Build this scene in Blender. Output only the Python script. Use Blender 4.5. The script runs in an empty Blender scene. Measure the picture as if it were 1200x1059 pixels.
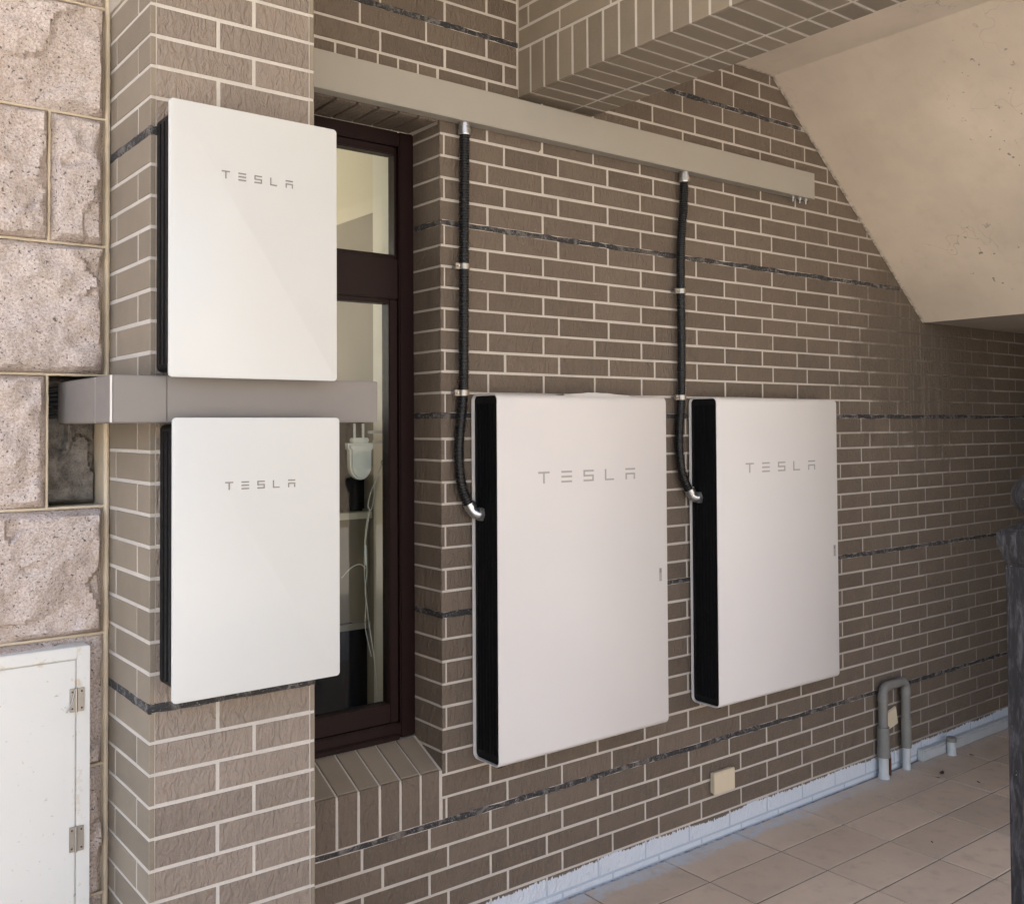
import bpy, bmesh, math, random
from mathutils import Vector, Matrix, noise as mnoise
random.seed(7)
R = math.radians
scene = bpy.context.scene
col = scene.collection

# ------------------------------------------------------------------ camera
CAM = Vector((0.0, 0.0, 1.61))
YAW, PITCH, ROLL = 0.65912, 0.02195, -0.00576
FPX, CYPX = 1157.75, 473.95            # focal length / principal row for a 1200 x 1059 frame
fwd = Vector((math.sin(YAW)*math.cos(PITCH), math.cos(YAW)*math.cos(PITCH), math.sin(PITCH)))
rt0 = Vector((math.cos(YAW), -math.sin(YAW), 0)); up0 = rt0.cross(fwd)
rt = math.cos(ROLL)*rt0 + math.sin(ROLL)*up0
up = -math.sin(ROLL)*rt0 + math.cos(ROLL)*up0
cam_d = bpy.data.cameras.new('camera')
cam = bpy.data.objects.new('camera', cam_d); col.objects.link(cam)
mw = Matrix((rt, up, -fwd)).transposed().to_4x4(); mw.translation = CAM
cam.matrix_world = mw
cam_d.sensor_fit = 'HORIZONTAL'; cam_d.sensor_width = 36
cam_d.lens = FPX/1200*36
cam_d.shift_y = (CYPX-529.5)/1200
cam_d.clip_start = 0.05; cam_d.clip_end = 2000
scene.camera = cam

# ------------------------------------------------------------------ world, sun, exposure
SUN_EL, SUN_AZ = R(52), R(-22)          # azimuth from +Y (behind the building), towards -X
w = bpy.data.worlds.new('World'); scene.world = w; w.use_nodes = True
nt = w.node_tree
sky = nt.nodes.new('ShaderNodeTexSky'); sky.sky_type = 'NISHITA'; sky.sun_disc = False
sky.sun_elevation = SUN_EL; sky.sun_rotation = SUN_AZ
sky.air_density = 1.0; sky.dust_density = 5.0; sky.ozone_density = 0.8
bg = nt.nodes['Background']; bg.inputs['Strength'].default_value = 0.15
nt.links.new(sky.outputs[0], bg.inputs[0])
sl = bpy.data.lights.new('sun', 'SUN'); sl.energy = 3.5; sl.angle = R(0.6); sl.color = (1, .94, .85)
sun = bpy.data.objects.new('sun', sl); col.objects.link(sun)
sd = Vector((math.sin(SUN_AZ)*math.cos(SUN_EL), math.cos(SUN_AZ)*math.cos(SUN_EL), math.sin(SUN_EL)))
sun.rotation_euler = (-sd).to_track_quat('-Z', 'Y').to_euler()
sun.location = sd*20
vs = scene.view_settings
vs.view_transform = 'Standard'; vs.look = 'None'; vs.gamma = 1; vs.use_curve_mapping = False
vs.exposure = 2.32
scene.render.resolution_x = 1024; scene.render.resolution_y = 903

def project(p):
    v = Vector(p)-CAM
    d = v.dot(fwd)
    if d < .05: return None
    return (600+FPX*v.dot(rt)/d, CYPX-FPX*v.dot(up)/d, d)

# ------------------------------------------------------------------ materials
class NT:
    def __init__(s, name):
        s.m = bpy.data.materials.new(name); s.m.use_nodes = True
        s.t = s.m.node_tree; s.b = s.t.nodes['Principled BSDF']; s.out = s.t.nodes['Material Output']
    def n(s, typ, ins=None, **kw):
        nd = s.t.nodes.new('ShaderNode'+typ)
        for k, v in kw.items(): setattr(nd, k, v)
        for k, v in (ins or {}).items(): s.set(nd, k, v)
        return nd
    def set(s, nd, k, v):
        i = nd.inputs[k]
        if isinstance(v, bpy.types.NodeSocket): s.t.links.new(v, i)
        elif isinstance(v, bpy.types.Node): s.t.links.new(v.outputs[0], i)
        else: i.default_value = v
    def math(s, op, a, b=0.0, c=None, clamp=False):
        nd = s.n('Math', operation=op, use_clamp=clamp); s.set(nd, 0, a); s.set(nd, 1, b)
        if c is not None: s.set(nd, 2, c)
        return nd.outputs[0]
    def mix(s, f, a, b, bt='MIX'):
        nd = s.n('Mix', data_type='RGBA', blend_type=bt); s.set(nd, 0, f); s.set(nd, 6, a); s.set(nd, 7, b)
        return nd.outputs[2]
    def ramp(s, f, lo, hi, a=0.0, b=1.0):
        nd = s.n('MapRange', {0: f, 1: lo, 2: hi, 3: a, 4: b}); nd.clamp = True
        return nd.outputs[0]
    def noise(s, vec, scale, detail=3, rough=.55, dist=0.0):
        nd = s.n('TexNoise', {'Vector': vec, 'Scale': scale, 'Detail': detail, 'Roughness': rough, 'Distortion': dist})
        return nd.outputs[0]
    def vscale(s, vec, sc):
        nd = s.n('VectorMath', {0: vec, 1: sc}, operation='MULTIPLY'); return nd.outputs[0]
    def coords(s):
        tc = s.n('TexCoord').outputs['Object']
        oi = s.n('ObjectInfo')
        rnd = oi.outputs['Random']
        sh = s.n('CombineXYZ', {0: s.math('MULTIPLY', rnd, 37.0), 1: s.math('MULTIPLY', rnd, 91.0), 2: s.math('MULTIPLY', rnd, 53.0)})
        ad = s.n('VectorMath', {0: tc, 1: sh.outputs[0]}, operation='ADD')
        return ad.outputs[0], rnd
    def pos(s):
        g = s.n('NewGeometry').outputs['Position']
        x = s.n('SeparateXYZ', {0: g})
        return g, x.outputs[0], x.outputs[1], x.outputs[2]
    def bump(s, h, strength=.4, dist=.002, prev=None):
        nd = s.n('Bump', {'Height': h, 'Strength': strength, 'Distance': dist})
        if prev is not None: s.set(nd, 'Normal', prev)
        return nd.outputs[0]
    def fin(s, colr=None, rough=None, normal=None, metal=None, spec=None):
        for k, v in (('Base Color', colr), ('Roughness', rough), ('Normal', normal), ('Metallic', metal), ('Specular IOR Level', spec)):
            if v is not None: s.set(s.b, k, v)
        return s.m
def rgb(*c): return (*c, 1)

def simple(name, c, rough=.5, metal=0., var=.06, scale=20, bump=0., bscale=200, spec=None):
    s = NT(name); v, rnd = s.coords()
    f = s.noise(v, scale, 4)
    k = 1-var
    cc = s.mix(f, rgb(*[x*(1-var) for x in c]), rgb(*[min(1, x*(1+var)) for x in c]))
    nrm = s.bump(s.noise(v, bscale, 3), bump, .001) if bump else None
    rr = s.ramp(s.noise(v, scale*2.3, 3), .3, .7, rough*.88, min(1, rough*1.12))
    return s.fin(cc, rr, nrm, metal, spec)

def paint_mask(s, x, y, z):
    """ragged waterproof paint brushed on the bottom of the wall and onto the floor edge"""
    v = s.n('CombineXYZ', {0: s.math('MULTIPLY', x, 1.0), 1: 0.0, 2: s.math('MULTIPLY', z, .25)})
    n1 = s.noise(v, 3.5, 2); n2 = s.noise(v, 110, 3, .6)
    top = s.math('ADD', .040, s.math('ADD', s.math('MULTIPLY', n1, .045), s.math('MULTIPLY', n2, .040)))
    m = s.ramp(s.math('SUBTRACT', top, z), -.0012, .0012)
    return s.math('MULTIPLY', m, s.math('GREATER_THAN', x, 1.73))

def seep_mask(s, g, x, z):
    """leak stain running down from the low corner of the stair slab"""
    dx = s.math('SUBTRACT', x, 4.60); dz = s.math('SUBTRACT', z, 1.98)
    d = s.math('SQRT', s.math('ADD', s.math('MULTIPLY', dx, s.math('MULTIPLY', dx, 1.0)), s.math('MULTIPLY', dz, s.math('MULTIPLY', dz, 1.4))))
    n = s.noise(g, 6.5, 5, .7)
    d2 = s.math('SUBTRACT', d, s.math('MULTIPLY', s.math('SUBTRACT', n, .5), 1.3))
    return s.ramp(d2, .72, .42)

def brick_mat(name, c, relief=.8, wallside=True):
    s = NT(name); v, rnd = s.coords(); g, x, y, z = s.pos()
    a = s.noise(v, 11, 3, .6); f = s.noise(v, 260, 2, .7)
    base = s.mix(a, rgb(*[q*.84 for q in c]), rgb(*[q*1.14 for q in c]))
    tone = s.ramp(rnd, 0, 1, .84, 1.14)
    base = s.mix(1.0, base, s.n('CombineColor', {0: tone, 1: tone, 2: tone}), 'MULTIPLY')
    base = s.mix(s.ramp(f, .35, .75, 0, .28), base, rgb(c[0]*1.5, c[1]*1.45, c[2]*1.4))
    base = s.mix(s.ramp(s.noise(v, 300, 0, .5), .82, .86, 0, .45), base, rgb(.5, .46, .42))
    if wallside:
        # limey runs in the leak stain
        sv = s.n('CombineXYZ', {0: x, 1: 0.0, 2: s.math('MULTIPLY', z, .06)})
        run = s.ramp(s.noise(sv, 45, 2, .6), .52, .72)
        seep = seep_mask(s, g, x, z)
        base = s.mix(s.math('MULTIPLY', seep, .35), base, rgb(c[0]*.62, c[1]*.6, c[2]*.55))
        core = s.ramp(s.math('ABSOLUTE', s.math('SUBTRACT', x, 4.55)), .3, .05)
        base = s.mix(s.math('MULTIPLY', s.math('MULTIPLY', run, core), s.math('MULTIPLY', seep, .5)), base, rgb(.3, .27, .23))
        base = s.mix(paint_mask(s, x, y, z), base, rgb(.62, .665, .72))
    if relief > .3:
        rel = s.noise(s.vscale(v, (1.0, 1.0, .45)), 75, 2, .55, .9)
        nr = s.bump(rel, relief, .009)
    else: nr = s.bump(f, .3, .0012)
    return s.fin(base, s.ramp(f, .2, .8, .62, .8), nr)

def mortar_mat():
    s = NT('mortar'); g, x, y, z = s.pos()
    a = s.noise(g, 8, 4); f = s.noise(g, 300, 3)
    c = s.mix(a, rgb(.47, .42, .36), rgb(.65, .60, .53))
    c = s.mix(s.ramp(f, .3, .8, 0, .3), c, rgb(.3, .27, .24))
    c = s.mix(s.math('MULTIPLY', seep_mask(s, g, x, z), .9), c, s.mix(s.math('MULTIPLY', s.ramp(s.noise(g, 9, 3), .40, .55), s.ramp(s.math('ABSOLUTE', s.math('SUBTRACT', x, 4.6)), .45, .2)), rgb(.175, .138, .105), rgb(.035, .028, .022)))
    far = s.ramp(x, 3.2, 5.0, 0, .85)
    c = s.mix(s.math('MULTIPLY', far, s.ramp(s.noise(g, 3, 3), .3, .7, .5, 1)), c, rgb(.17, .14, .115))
    pm = paint_mask(s, x, y, z)
    c = s.mix(pm, c, rgb(.43, .49, .56))  # darker than the painted bricks: recess shade put into the joint colour
    return s.fin(c, .9, s.bump(f, .4, .0015))

def joint_mat():
    s = NT('black_sealant'); g, x, y, z = s.pos()
    a = s.noise(g, 26, 5, .7, .6); f = s.noise(g, 180, 4, .7)
    c = s.mix(s.ramp(a, .52, .62), rgb(.028, .027, .028), rgb(.16, .15, .14))
    c = s.mix(s.ramp(f, .60, .68), c, rgb(.36, .34, .31))
    c = s.mix(s.ramp(s.noise(g, 11, 4, .65), .56, .64, 0, .5), c, rgb(.20, .165, .135))
    return s.fin(c, .75, s.bump(f, .8, .003))

def granite_mat():
    s = NT('pink_granite'); v, rnd = s.coords(); g = s.n('NewGeometry').outputs['Position']
    a = s.noise(g, 4, 3); sp = s.noise(g, 190, 2.5, .65); sp2 = s.noise(g, 420, 2, .6)
    c = s.mix(a, rgb(.565, .48, .425), rgb(.675, .59, .525))
    c = s.mix(s.ramp(sp, .40, .62), rgb(.43, .34, .29), c)
    c = s.mix(s.ramp(sp2, .58, .66, 0, .8), c, rgb(.62, .54, .46))
    c = s.mix(s.ramp(s.noise(g, 150, 1.5), .64, .69, 0, .8), c, rgb(.055, .045, .042))
    rust = s.ramp(s.noise(g, 7, 4, .6), .56, .75, 0, .5)
    c = s.mix(rust, c, rgb(.33, .24, .15))
    h = s.noise(g, 60, 5, .65)
    nr = s.bump(h, .8, .008); nr = s.bump(sp, .45, .0025, nr)
    return s.fin(c, .85, nr)

def plaster_mat(name, c, stain=.3):
    s = NT(name); g, x, y, z = s.pos()
    a = s.noise(g, 1.6, 5, .6); b = s.noise(g, 9, 5, .65); f = s.noise(g, 120, 3)
    cc = s.mix(s.ramp(a, .35, .68), rgb(*[q*.86 for q in c]), rgb(*[q*1.06 for q in c]))
    cc = s.mix(s.ramp(b, .56, .78, 0, stain), cc, rgb(c[0]*.72, c[1]*.66, c[2]*.58))
    crack = s.n('TexVoronoi', {'Vector': s.n('VectorMath', {0: g, 1: s.n('TexNoise', {'Vector': g, 'Scale': 6.0}).outputs[1]}, operation='ADD').outputs[0], 'Scale': 1.7}, feature='DISTANCE_TO_EDGE')
    ck = s.math('MULTIPLY', s.ramp(crack.outputs[0], .006, .001), s.ramp(s.noise(g, 1.9, 2), .52, .62))
    cc = s.mix(s.math('MULTIPLY', ck, .5), cc, rgb(c[0]*.35, c[1]*.33, c[2]*.3))
    # flaked-off spots
    sp = s.ramp(s.noise(g, 24, 3, .6), .67, .70)
    spm = s.math('MULTIPLY', sp, s.ramp(s.noise(g, 1.4, 1), .52, .6))
    cc = s.mix(s.math('MULTIPLY', spm, .75), cc, rgb(.12, .105, .09))
    # grime where the slab meets the wall
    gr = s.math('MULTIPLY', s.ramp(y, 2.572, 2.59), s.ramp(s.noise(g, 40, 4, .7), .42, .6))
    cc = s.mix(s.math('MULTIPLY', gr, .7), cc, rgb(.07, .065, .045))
    nr = s.bump(s.noise(s.vscale(g, (.5, 1.6, 1)), 11, 4, .6), .3, .010); nr = s.bump(f, .3, .0015, nr)
    return s.fin(cc, .88, nr)

def floor_mat(name, c):
    s = NT(name); v, rnd = s.coords(); g, x, y, z = s.pos()
    a = s.noise(g, 2.2, 5, .65); b = s.noise(g, 14, 4, .65); f = s.noise(g, 240, 3, .6)
    cc = s.mix(a, rgb(*[q*.75 for q in c]), rgb(*[q*1.2 for q in c]))
    t = s.ramp(rnd, 0, 1, .88, 1.1)
    cc = s.mix(1.0, cc, s.n('CombineColor', {0: t, 1: t, 2: t}), 'MULTIPLY')
    cc = s.mix(s.ramp(b, .55, .78, 0, .3), cc, rgb(.20, .165, .135))
    cc = s.mix(s.ramp(f, .6, .72, 0, .35), cc, rgb(.36, .33, .30))
    edge = s.math('ADD', 2.515, s.math('MULTIPLY', s.math('SUBTRACT', s.noise(g, 9, 6, .75), .5), .13))
    pm = s.ramp(s.math('SUBTRACT', y, edge), -.008, .008)
    pm = s.math('MULTIPLY', pm, s.ramp(s.noise(g, 22, 6, .75), .40, .55, .15, .9))
    pm = s.math('MULTIPLY', pm, s.ramp(x, 4.3, 3.2, .25, 1))
    cc = s.mix(pm, cc, rgb(.50, .53, .56))
    return s.fin(cc, s.ramp(b, .3, .7, .42, .62), s.bump(f, .18, .001))

M = {}
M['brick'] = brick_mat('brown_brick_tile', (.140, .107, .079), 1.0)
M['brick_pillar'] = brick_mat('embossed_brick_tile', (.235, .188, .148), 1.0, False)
M['brick_smooth'] = brick_mat('smooth_brick_tile', (.225, .185, .136), .12, False)
M['mortar'] = mortar_mat()
M['joint'] = joint_mat()
M['granite'] = granite_mat()
M['pointing'] = simple('beige_pointing', (.60, .50, .36), .9, var=.18, scale=18, bump=.5, bscale=160)
def concrete_mat():
    s = NT('rough_concrete'); g = s.n('NewGeometry').outputs['Position']
    a = s.noise(g, 24, 5, .7); b = s.noise(g, 90, 5, .7)
    c = s.mix(s.ramp(a, .35, .65), rgb(.17, .15, .13), rgb(.42, .38, .33)); c = s.mix(s.ramp(b, .55, .7, 0, .8), c, rgb(.08, .07, .06))
    return s.fin(c, .95, s.bump(b, 1.0, .02))
M['concrete'] = concrete_mat()
M['plaster'] = plaster_mat('beige_plaster', (.76, .655, .525), .3)
M['house_brown'] = simple('brown_render', (.20, .165, .125), .9, var=.15, scale=1.5)
M['house_grey'] = simple('grey_render', (.45, .42, .37), .9, var=.1, scale=1.5)
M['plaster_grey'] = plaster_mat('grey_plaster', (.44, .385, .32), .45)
M['floor'] = floor_mat('beige_floor_tile', (.60, .475, .36))
M['floor_grout'] = floor_mat('floor_grout', (.12, .095, .075))
M['ground'] = simple('pale_paving', (.36, .34, .31), .9, var=.15, scale=.6, bump=.3, bscale=60)
def gw_mat():
    s = NT('white_back_painted_glass'); g, x, y, z = s.pos()
    sm = s.ramp(s.noise(s.vscale(g, (1, 1, .35)), 28, 5, .7), .66, .8, 0, .10)       # faint wiped dust
    c = s.mix(sm, rgb(.565, .562, .528), rgb(.47, .455, .42))
    return s.fin(c, .24, None, None, .35)
M['glass_white'] = gw_mat()
M['shell_white'] = simple('white_coated_shell', (.66, .63, .60), .42, var=.028, scale=3, bump=.06, bscale=500, spec=.4)
M['black'] = simple('black_casing', (.005, .005, .0055), .55, var=.2, scale=30, spec=.25)
M['black_rib'] = simple('black_corrugated_plastic', (.011, .011, .011), .42, var=.2, scale=40)
M['logo'] = simple('grey_print', (.36, .345, .32), .45, var=.03)
M['logo_dark'] = simple('dark_grey_print', (.22, .205, .185), .4, var=.03)
M['trunk'] = simple('beige_grey_trunking', (.36, .335, .285), .38, var=.05, scale=5, spec=.4)
M['trunk_grey'] = simple('grey_plastic_trunking', (.205, .185, .168), .38, var=.05, scale=7, spec=.4)  # base colour lowered to carry the shadow between the two panels
M['seam'] = simple('pale_seam', (.66, .63, .58), .5)
M['zinc'] = simple('zinc_fitting', (.55, .56, .57), .3, metal=.95, var=.15, scale=60, bump=.15, bscale=300)
M['steel'] = simple('steel_clip', (.40, .375, .335), .42, metal=.85, var=.2, scale=60)
M['brown_frame'] = simple('dark_brown_frame', (.014, .005, .0045), .45, var=.25, scale=25, bump=.08, bscale=120, spec=.2)
M['cream_plastic'] = simple('cream_plastic', (.66, .56, .40), .4, var=.04)
M['pvc'] = simple('grey_pvc', (.20, .195, .175), .5, var=.18, scale=22, bump=.1)
M['pvc_white'] = simple('white_painted_pvc', (.48, .50, .50), .55, var=.15, scale=25, bump=.2)
M['rust'] = simple('rusty_iron', (.09, .035, .02), .85, var=.4, scale=60, bump=.4)
M['room_cream'] = simple('cream_room_paint', (.80, .76, .64), .8, var=.05, scale=2)
M['room_white'] = simple('white_room_paint', (.87, .86, .79), .7, var=.03, scale=6)
M['room_grey'] = simple('grey_room_paint', (.36, .33, .29), .8, var=.05, scale=2)
M['room_tan'] = simple('tan_board', (.30, .25, .19), .6, var=.08, scale=6)
M['room_dark'] = simple('black_appliance', (.010, .010, .011), .2, var=.2)
M['white_plastic'] = simple('white_plastic', (.72, .74, .72), .35, var=.03)
M['cord'] = simple('pale_cord', (.62, .61, .57), .6)
M['leaf'] = simple('dry_leaf', (.05, .03, .018), .9, var=.4, scale=90)
M['cable'] = simple('black_cable', (.012, .012, .012), .5)

def cab_mat():
    s = NT('chipped_white_enamel'); v, rnd = s.coords(); g, x, y, z = s.pos()
    c = s.mix(s.noise(g, 5, 4), rgb(.66, .645, .59), rgb(.73, .715, .665))
    d = s.ramp(s.noise(g, 60, 5, .75, .4), .645, .685, 0, .75)
    c = s.mix(d, c, rgb(.30, .28, .25))
    ev = s.math('MAXIMUM', s.ramp(s.math('ABSOLUTE', s.math('SUBTRACT', z, 1.083)), .022, .002), s.ramp(s.math('ABSOLUTE', s.math('SUBTRACT', x, .608)), .02, .003))
    r = s.math('MULTIPLY', s.ramp(s.noise(g, 42, 5, .7), s.math('SUBTRACT', .70, s.math('MULTIPLY', ev, .19)), .74, 0, .7), 1.0)
    c = s.mix(r, c, rgb(.50, .33, .13))
    return s.fin(c, s.ramp(s.noise(g, 20, 3), .3, .7, .35, .55), s.bump(s.noise(g, 40, 4), .1, .002))
M['cabinet'] = cab_mat()

def post_mat():
    s = NT('weathered_black_paint'); v, rnd = s.coords(); g, x, y, z = s.pos()
    st = s.vscale(g, (1, 1, .18)); n = s.noise(st, 70, 5, .7, .5); n2 = s.noise(g, 9, 4)
    c = s.mix(s.ramp(n, .46, .72), rgb(.010, .0085, .009), rgb(.085, .078, .085))
    c = s.mix(s.ramp(n2, .58, .75, 0, .45), c, rgb(.11, .10, .11))
    c = s.mix(s.ramp(s.noise(g, 55, 4, .7), .68, .74), c, rgb(.42, .40, .38))
    return s.fin(c, .75, s.bump(n, .7, .004))
M['post'] = post_mat()

def clear_glass():
    s = NT('window_glass')
    tr = s.n('BsdfTransparent', {'Color': rgb(.86, .88, .86)}); gl = s.n('BsdfGlossy', {'Roughness': .015, 'Color': rgb(1, 1, 1)})
    fr = s.n('Fresnel', {'IOR': 1.5})
    f2 = s.math('MULTIPLY', fr.outputs[0], s.math('SUBTRACT', 1.0, s.n('NewGeometry').outputs['Backfacing']), clamp=True)
    mx = s.n('MixShader'); s.t.links.new(f2, mx.inputs[0]); s.t.links.new(tr.outputs[0], mx.inputs[1]); s.t.links.new(gl.outputs[0], mx.inputs[2])
    s.t.links.new(mx.outputs[0], s.out.inputs[0]); return s.m
M['glass'] = clear_glass()

# ------------------------------------------------------------------ mesh helpers
def link(name, me, mat=None, parent=None, smooth=False):
    if mat and not me.materials: me.materials.append(M[mat])
    o = bpy.data.objects.new(name, me); col.objects.link(o)
    if parent: o.parent = parent
    if smooth:
        for p in me.polygons: p.use_smooth = True
    return o
def obj(name, bm, mat, parent=None, smooth=False, bev=0.0, seg=2):
    if bev:
        bmesh.ops.bevel(bm, geom=bm.edges[:], offset=bev, segments=seg, affect='EDGES', clamp_overlap=True)
    bmesh.ops.recalc_face_normals(bm, faces=bm.faces[:])
    me = bpy.data.meshes.new(name); bm.to_mesh(me); bm.free()
    o = link(name, me, mat, parent)
    if smooth: 
        for p in me.polygons: p.use_smooth = True
        me.set_sharp_from_angle(angle=R(38))
    return o
def box(bm, x0, x1, y0, y1, z0, z1):
    v = [bm.verts.new((x, y, z)) for x in (x0, x1) for y in (y0, y1) for z in (z0, z1)]
    for f in ((0, 1, 3, 2), (4, 6, 7, 5), (0, 4, 5, 1), (2, 3, 7, 6), (0, 2, 6, 4), (1, 5, 7, 3)):
        bm.faces.new([v[i] for i in f])
def boxes(name, lst, mat, parent=None, bev=0.0, seg=2):
    bm = bmesh.new()
    for b in lst: box(bm, *b)
    return obj(name, bm, mat, parent, bev=bev, seg=seg)
def thing(name, label, cat, loc=(0, 0, 0), group=None):
    o = bpy.data.objects.new(name, None); col.objects.link(o); o.location = loc; o.empty_display_size = .1
    tag(o, label, cat, group); return o
def tag(o, label=None, cat=None, group=None, kind=None):
    for k, v in (('label', label), ('category', cat), ('group', group), ('kind', kind)):
        if v: o[k] = v
    return o
def reparent_local(root, objs):
    for o in objs: o.parent = root; o.matrix_parent_inverse = root.matrix_basis.inverted()
def tube(bm, pts, radii, sides=12, caps=True):
    pts = [Vector(p) for p in pts]; n = len(pts)
    if not hasattr(radii, '__len__'): radii = [radii]*n
    rings = []; prev = None
    for i, p in enumerate(pts):
        t = (pts[min(i+1, n-1)]-pts[max(i-1, 0)]).normalized()
        if prev is None:
            a = Vector((0, 0, 1)) if abs(t.z) < .9 else Vector((1, 0, 0))
            u = t.cross(a).normalized()
        else:
            u = (prev-t*prev.dot(t)).normalized()
        prev = u; v = t.cross(u)
        rings.append([bm.verts.new(p+radii[i]*(math.cos(k*2*math.pi/sides)*u+math.sin(k*2*math.pi/sides)*v)) for k in range(sides)])
    for a, b in zip(rings, rings[1:]):
        for k in range(sides): bm.faces.new((a[k], a[(k+1) % sides], b[(k+1) % sides], b[k]))
    if caps: bm.faces.new(rings[0][::-1]); bm.faces.new(rings[-1])
def spline(ctrl, n):
    """Catmull-Rom through ctrl, n samples per span"""
    c = [Vector(p) for p in ctrl]; c = [2*c[0]-c[1]]+c+[2*c[-1]-c[-2]]; out = []
    for i in range(1, len(c)-2):
        for k in range(n):
            t = k/n; a, b, d, e = c[i-1], c[i], c[i+1], c[i+2]
            out.append(.5*((2*b)+(d-a)*t+(2*a-5*b+4*d-e)*t*t+(3*b-a-3*d+e)*t**3))
    out.append(c[-2]); return out
def resample(pts, step):
    out = [pts[0]]; acc = 0
    for a, b in zip(pts, pts[1:]):
        d = (b-a).length
        while acc+d >= step:
            t = (step-acc)/d; a = a.lerp(b, t); out.append(a); d = (b-a).length; acc = 0
        acc += d
    out.append(pts[-1]); return out

# brick tiles ----------------------------------------------------------------
TT = .012                                  # tile thickness
def tile_geom(w, h, c=.0016, t=TT):
    """tile centred on the origin, face towards -Y at y=0"""
    a, b = w/2, h/2
    vs = [(-a+c, 0, -b+c), (a-c, 0, -b+c), (a-c, 0, b-c), (-a+c, 0, b-c), (-a, c, -b), (a, c, -b), (a, c, b), (-a, c, b), (-a, t, -b), (a, t, -b), (a, t, b), (-a, t, b)]
    fs = [(0, 1, 2, 3)]
    for i in range(4):
        j = (i+1) % 4
        fs += [(4+i, 4+j, j, i), (8+i, 8+j, 4+j, 4+i)]
    return vs, fs
_cache = {}
def tile_mesh(w, h, mat, t=TT):
    k = (round(w, 3), round(h, 3), mat, t)
    if k not in _cache:
        vs, fs = tile_geom(k[0], k[1], t=t); me = bpy.data.meshes.new('brick'); me.from_pydata(vs, [], fs); me.materials.append(M[mat]); _cache[k] = me
    return _cache[k]
ROT = {'front': (0, 0, 0), 'left': (0, 0, -math.pi/2), 'right': (0, 0, math.pi/2), 'down': (math.pi/2, 0, 0), 'top': (-math.pi/2, 0, 0)}
def put_brick(parent, c, w, h, face, mat='brick', name='brick', rot=None, jit=True, t=TT):
    o = bpy.data.objects.new(name, tile_mesh(w, h, mat, t)); col.objects.link(o)
    o.parent = parent; o.location = c
    r = list(rot or ROT[face])
    if jit:
        r = [q+random.gauss(0, .0022) for q in r]
        n = {'front': Vector((0, 1, 0)), 'left': Vector((1, 0, 0)), 'right': Vector((-1, 0, 0)), 'down': Vector((0, 0, 1)), 'top': Vector((0, 0, -1))}[face]
        o.location = Vector(c)+n*random.uniform(-.0002, .0012)
    o.rotation_euler = r
    return o
def join_bricks(parent, items, mat='brick', name='brick'):
    V, F = [], []
    for (c, w, h) in items:
        vs, fs = tile_geom(w, h); b = len(V); dy = random.uniform(0, .0012)
        V += [(x+c[0], y+c[1]+dy, z+c[2]) for x, y, z in vs]; F += [tuple(i+b for i in f) for f in fs]
    me = bpy.data.meshes.new(name); me.from_pydata(V, [], F)
    o = link(name, me, mat, parent); o['kind'] = 'stuff'; return o
def sealant(parent, a, b, z, half=.0088, axis='x', off=-.0012, fade=None, rag=.32):
    """rough sealant bead: irregular ribbon with real thickness, along x (facing -Y) or along y (facing -X)"""
    bm = bmesh.new(); n = max(4, int(abs(b[0]-a[0])/.012) if axis == 'x' else int(abs(b[1]-a[1])/.012))
    prev = None
    for i in range(n+1):
        t = i/n; x = a[0]+(b[0]-a[0])*t; y = a[1]+(b[1]-a[1])*t
        s = (x if axis == 'x' else y)*31+z*17
        hh = half*(1+rag*mnoise.noise((s, 1.3, z))+rag*.6*mnoise.noise((s*.21, 4.3, z)))
        if fade: hh *= fade(x)
        zz = z+.0025*mnoise.noise((s*.35, 7.1, z)); o = off+.0016*mnoise.noise((s*.8, 3.7, z))
        if axis == 'x': q = [(x, y+o+.002, zz-hh), (x, y+o, zz-hh*.5), (x, y+o, zz+hh*.5), (x, y+o+.002, zz+hh), (x, y+.006, zz+hh), (x, y+.006, zz-hh)]
        else: q = [(x+o+.002, y, zz-hh), (x+o, y, zz-hh*.5), (x+o, y, zz+hh*.5), (x+o+.002, y, zz+hh), (x+.006, y, zz+hh), (x+.006, y, zz-hh)]
        ring = [bm.verts.new(p) for p in q]
        if prev:
            for k in range(6): bm.faces.new((prev[k], prev[(k+1) % 6], ring[(k+1) % 6], ring[k]))
        else: bm.faces.new(ring[::-1])
        prev = ring
    bm.faces.new(prev)
    return obj('movement_joint', bm, 'joint', parent, smooth=True)

# ------------------------------------------------------------------ setting
DW, DP, DS = 2.593, 2.173, 2.472            # depth of wall, pillar front, stone wall
XC = 1.726                                  # window reveal corner
L, J = .235, .0078
XA, XB = 1.9127, 1.9823
WL, WT, WB = 1.10, 2.572, .542              # window opening: left, top, sill front edge
XE = 8.0
DARK = [3.525, 2.890, 2.256, 1.645, 1.019, .378, -.262]
EX = .0109
CEIL = 3.075
SLAB = [(2.385, CEIL), (3.40, CEIL), (4.56, 2.105), (XE, 2.112)]
def slab_z(x):
    for (a, za), (b, zb) in zip(SLAB, SLAB[1:]):
        if a <= x <= b: return za+(zb-za)*(x-a)/(b-a)
    return 9.0

bm = bmesh.new()
v = [bm.verts.new(p) for p in ((-400, -400, -.012), (400, -400, -.012), (400, 400, -.012), (-400, 400, -.012))]; bm.faces.new(v)
tag(obj('ground', bm, 'ground'), kind='structure')
bed = boxes('floor', [(.2, XE, -.6, DW+.001, -.10, -.004)], 'floor_grout'); tag(bed, kind='structure')
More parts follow.
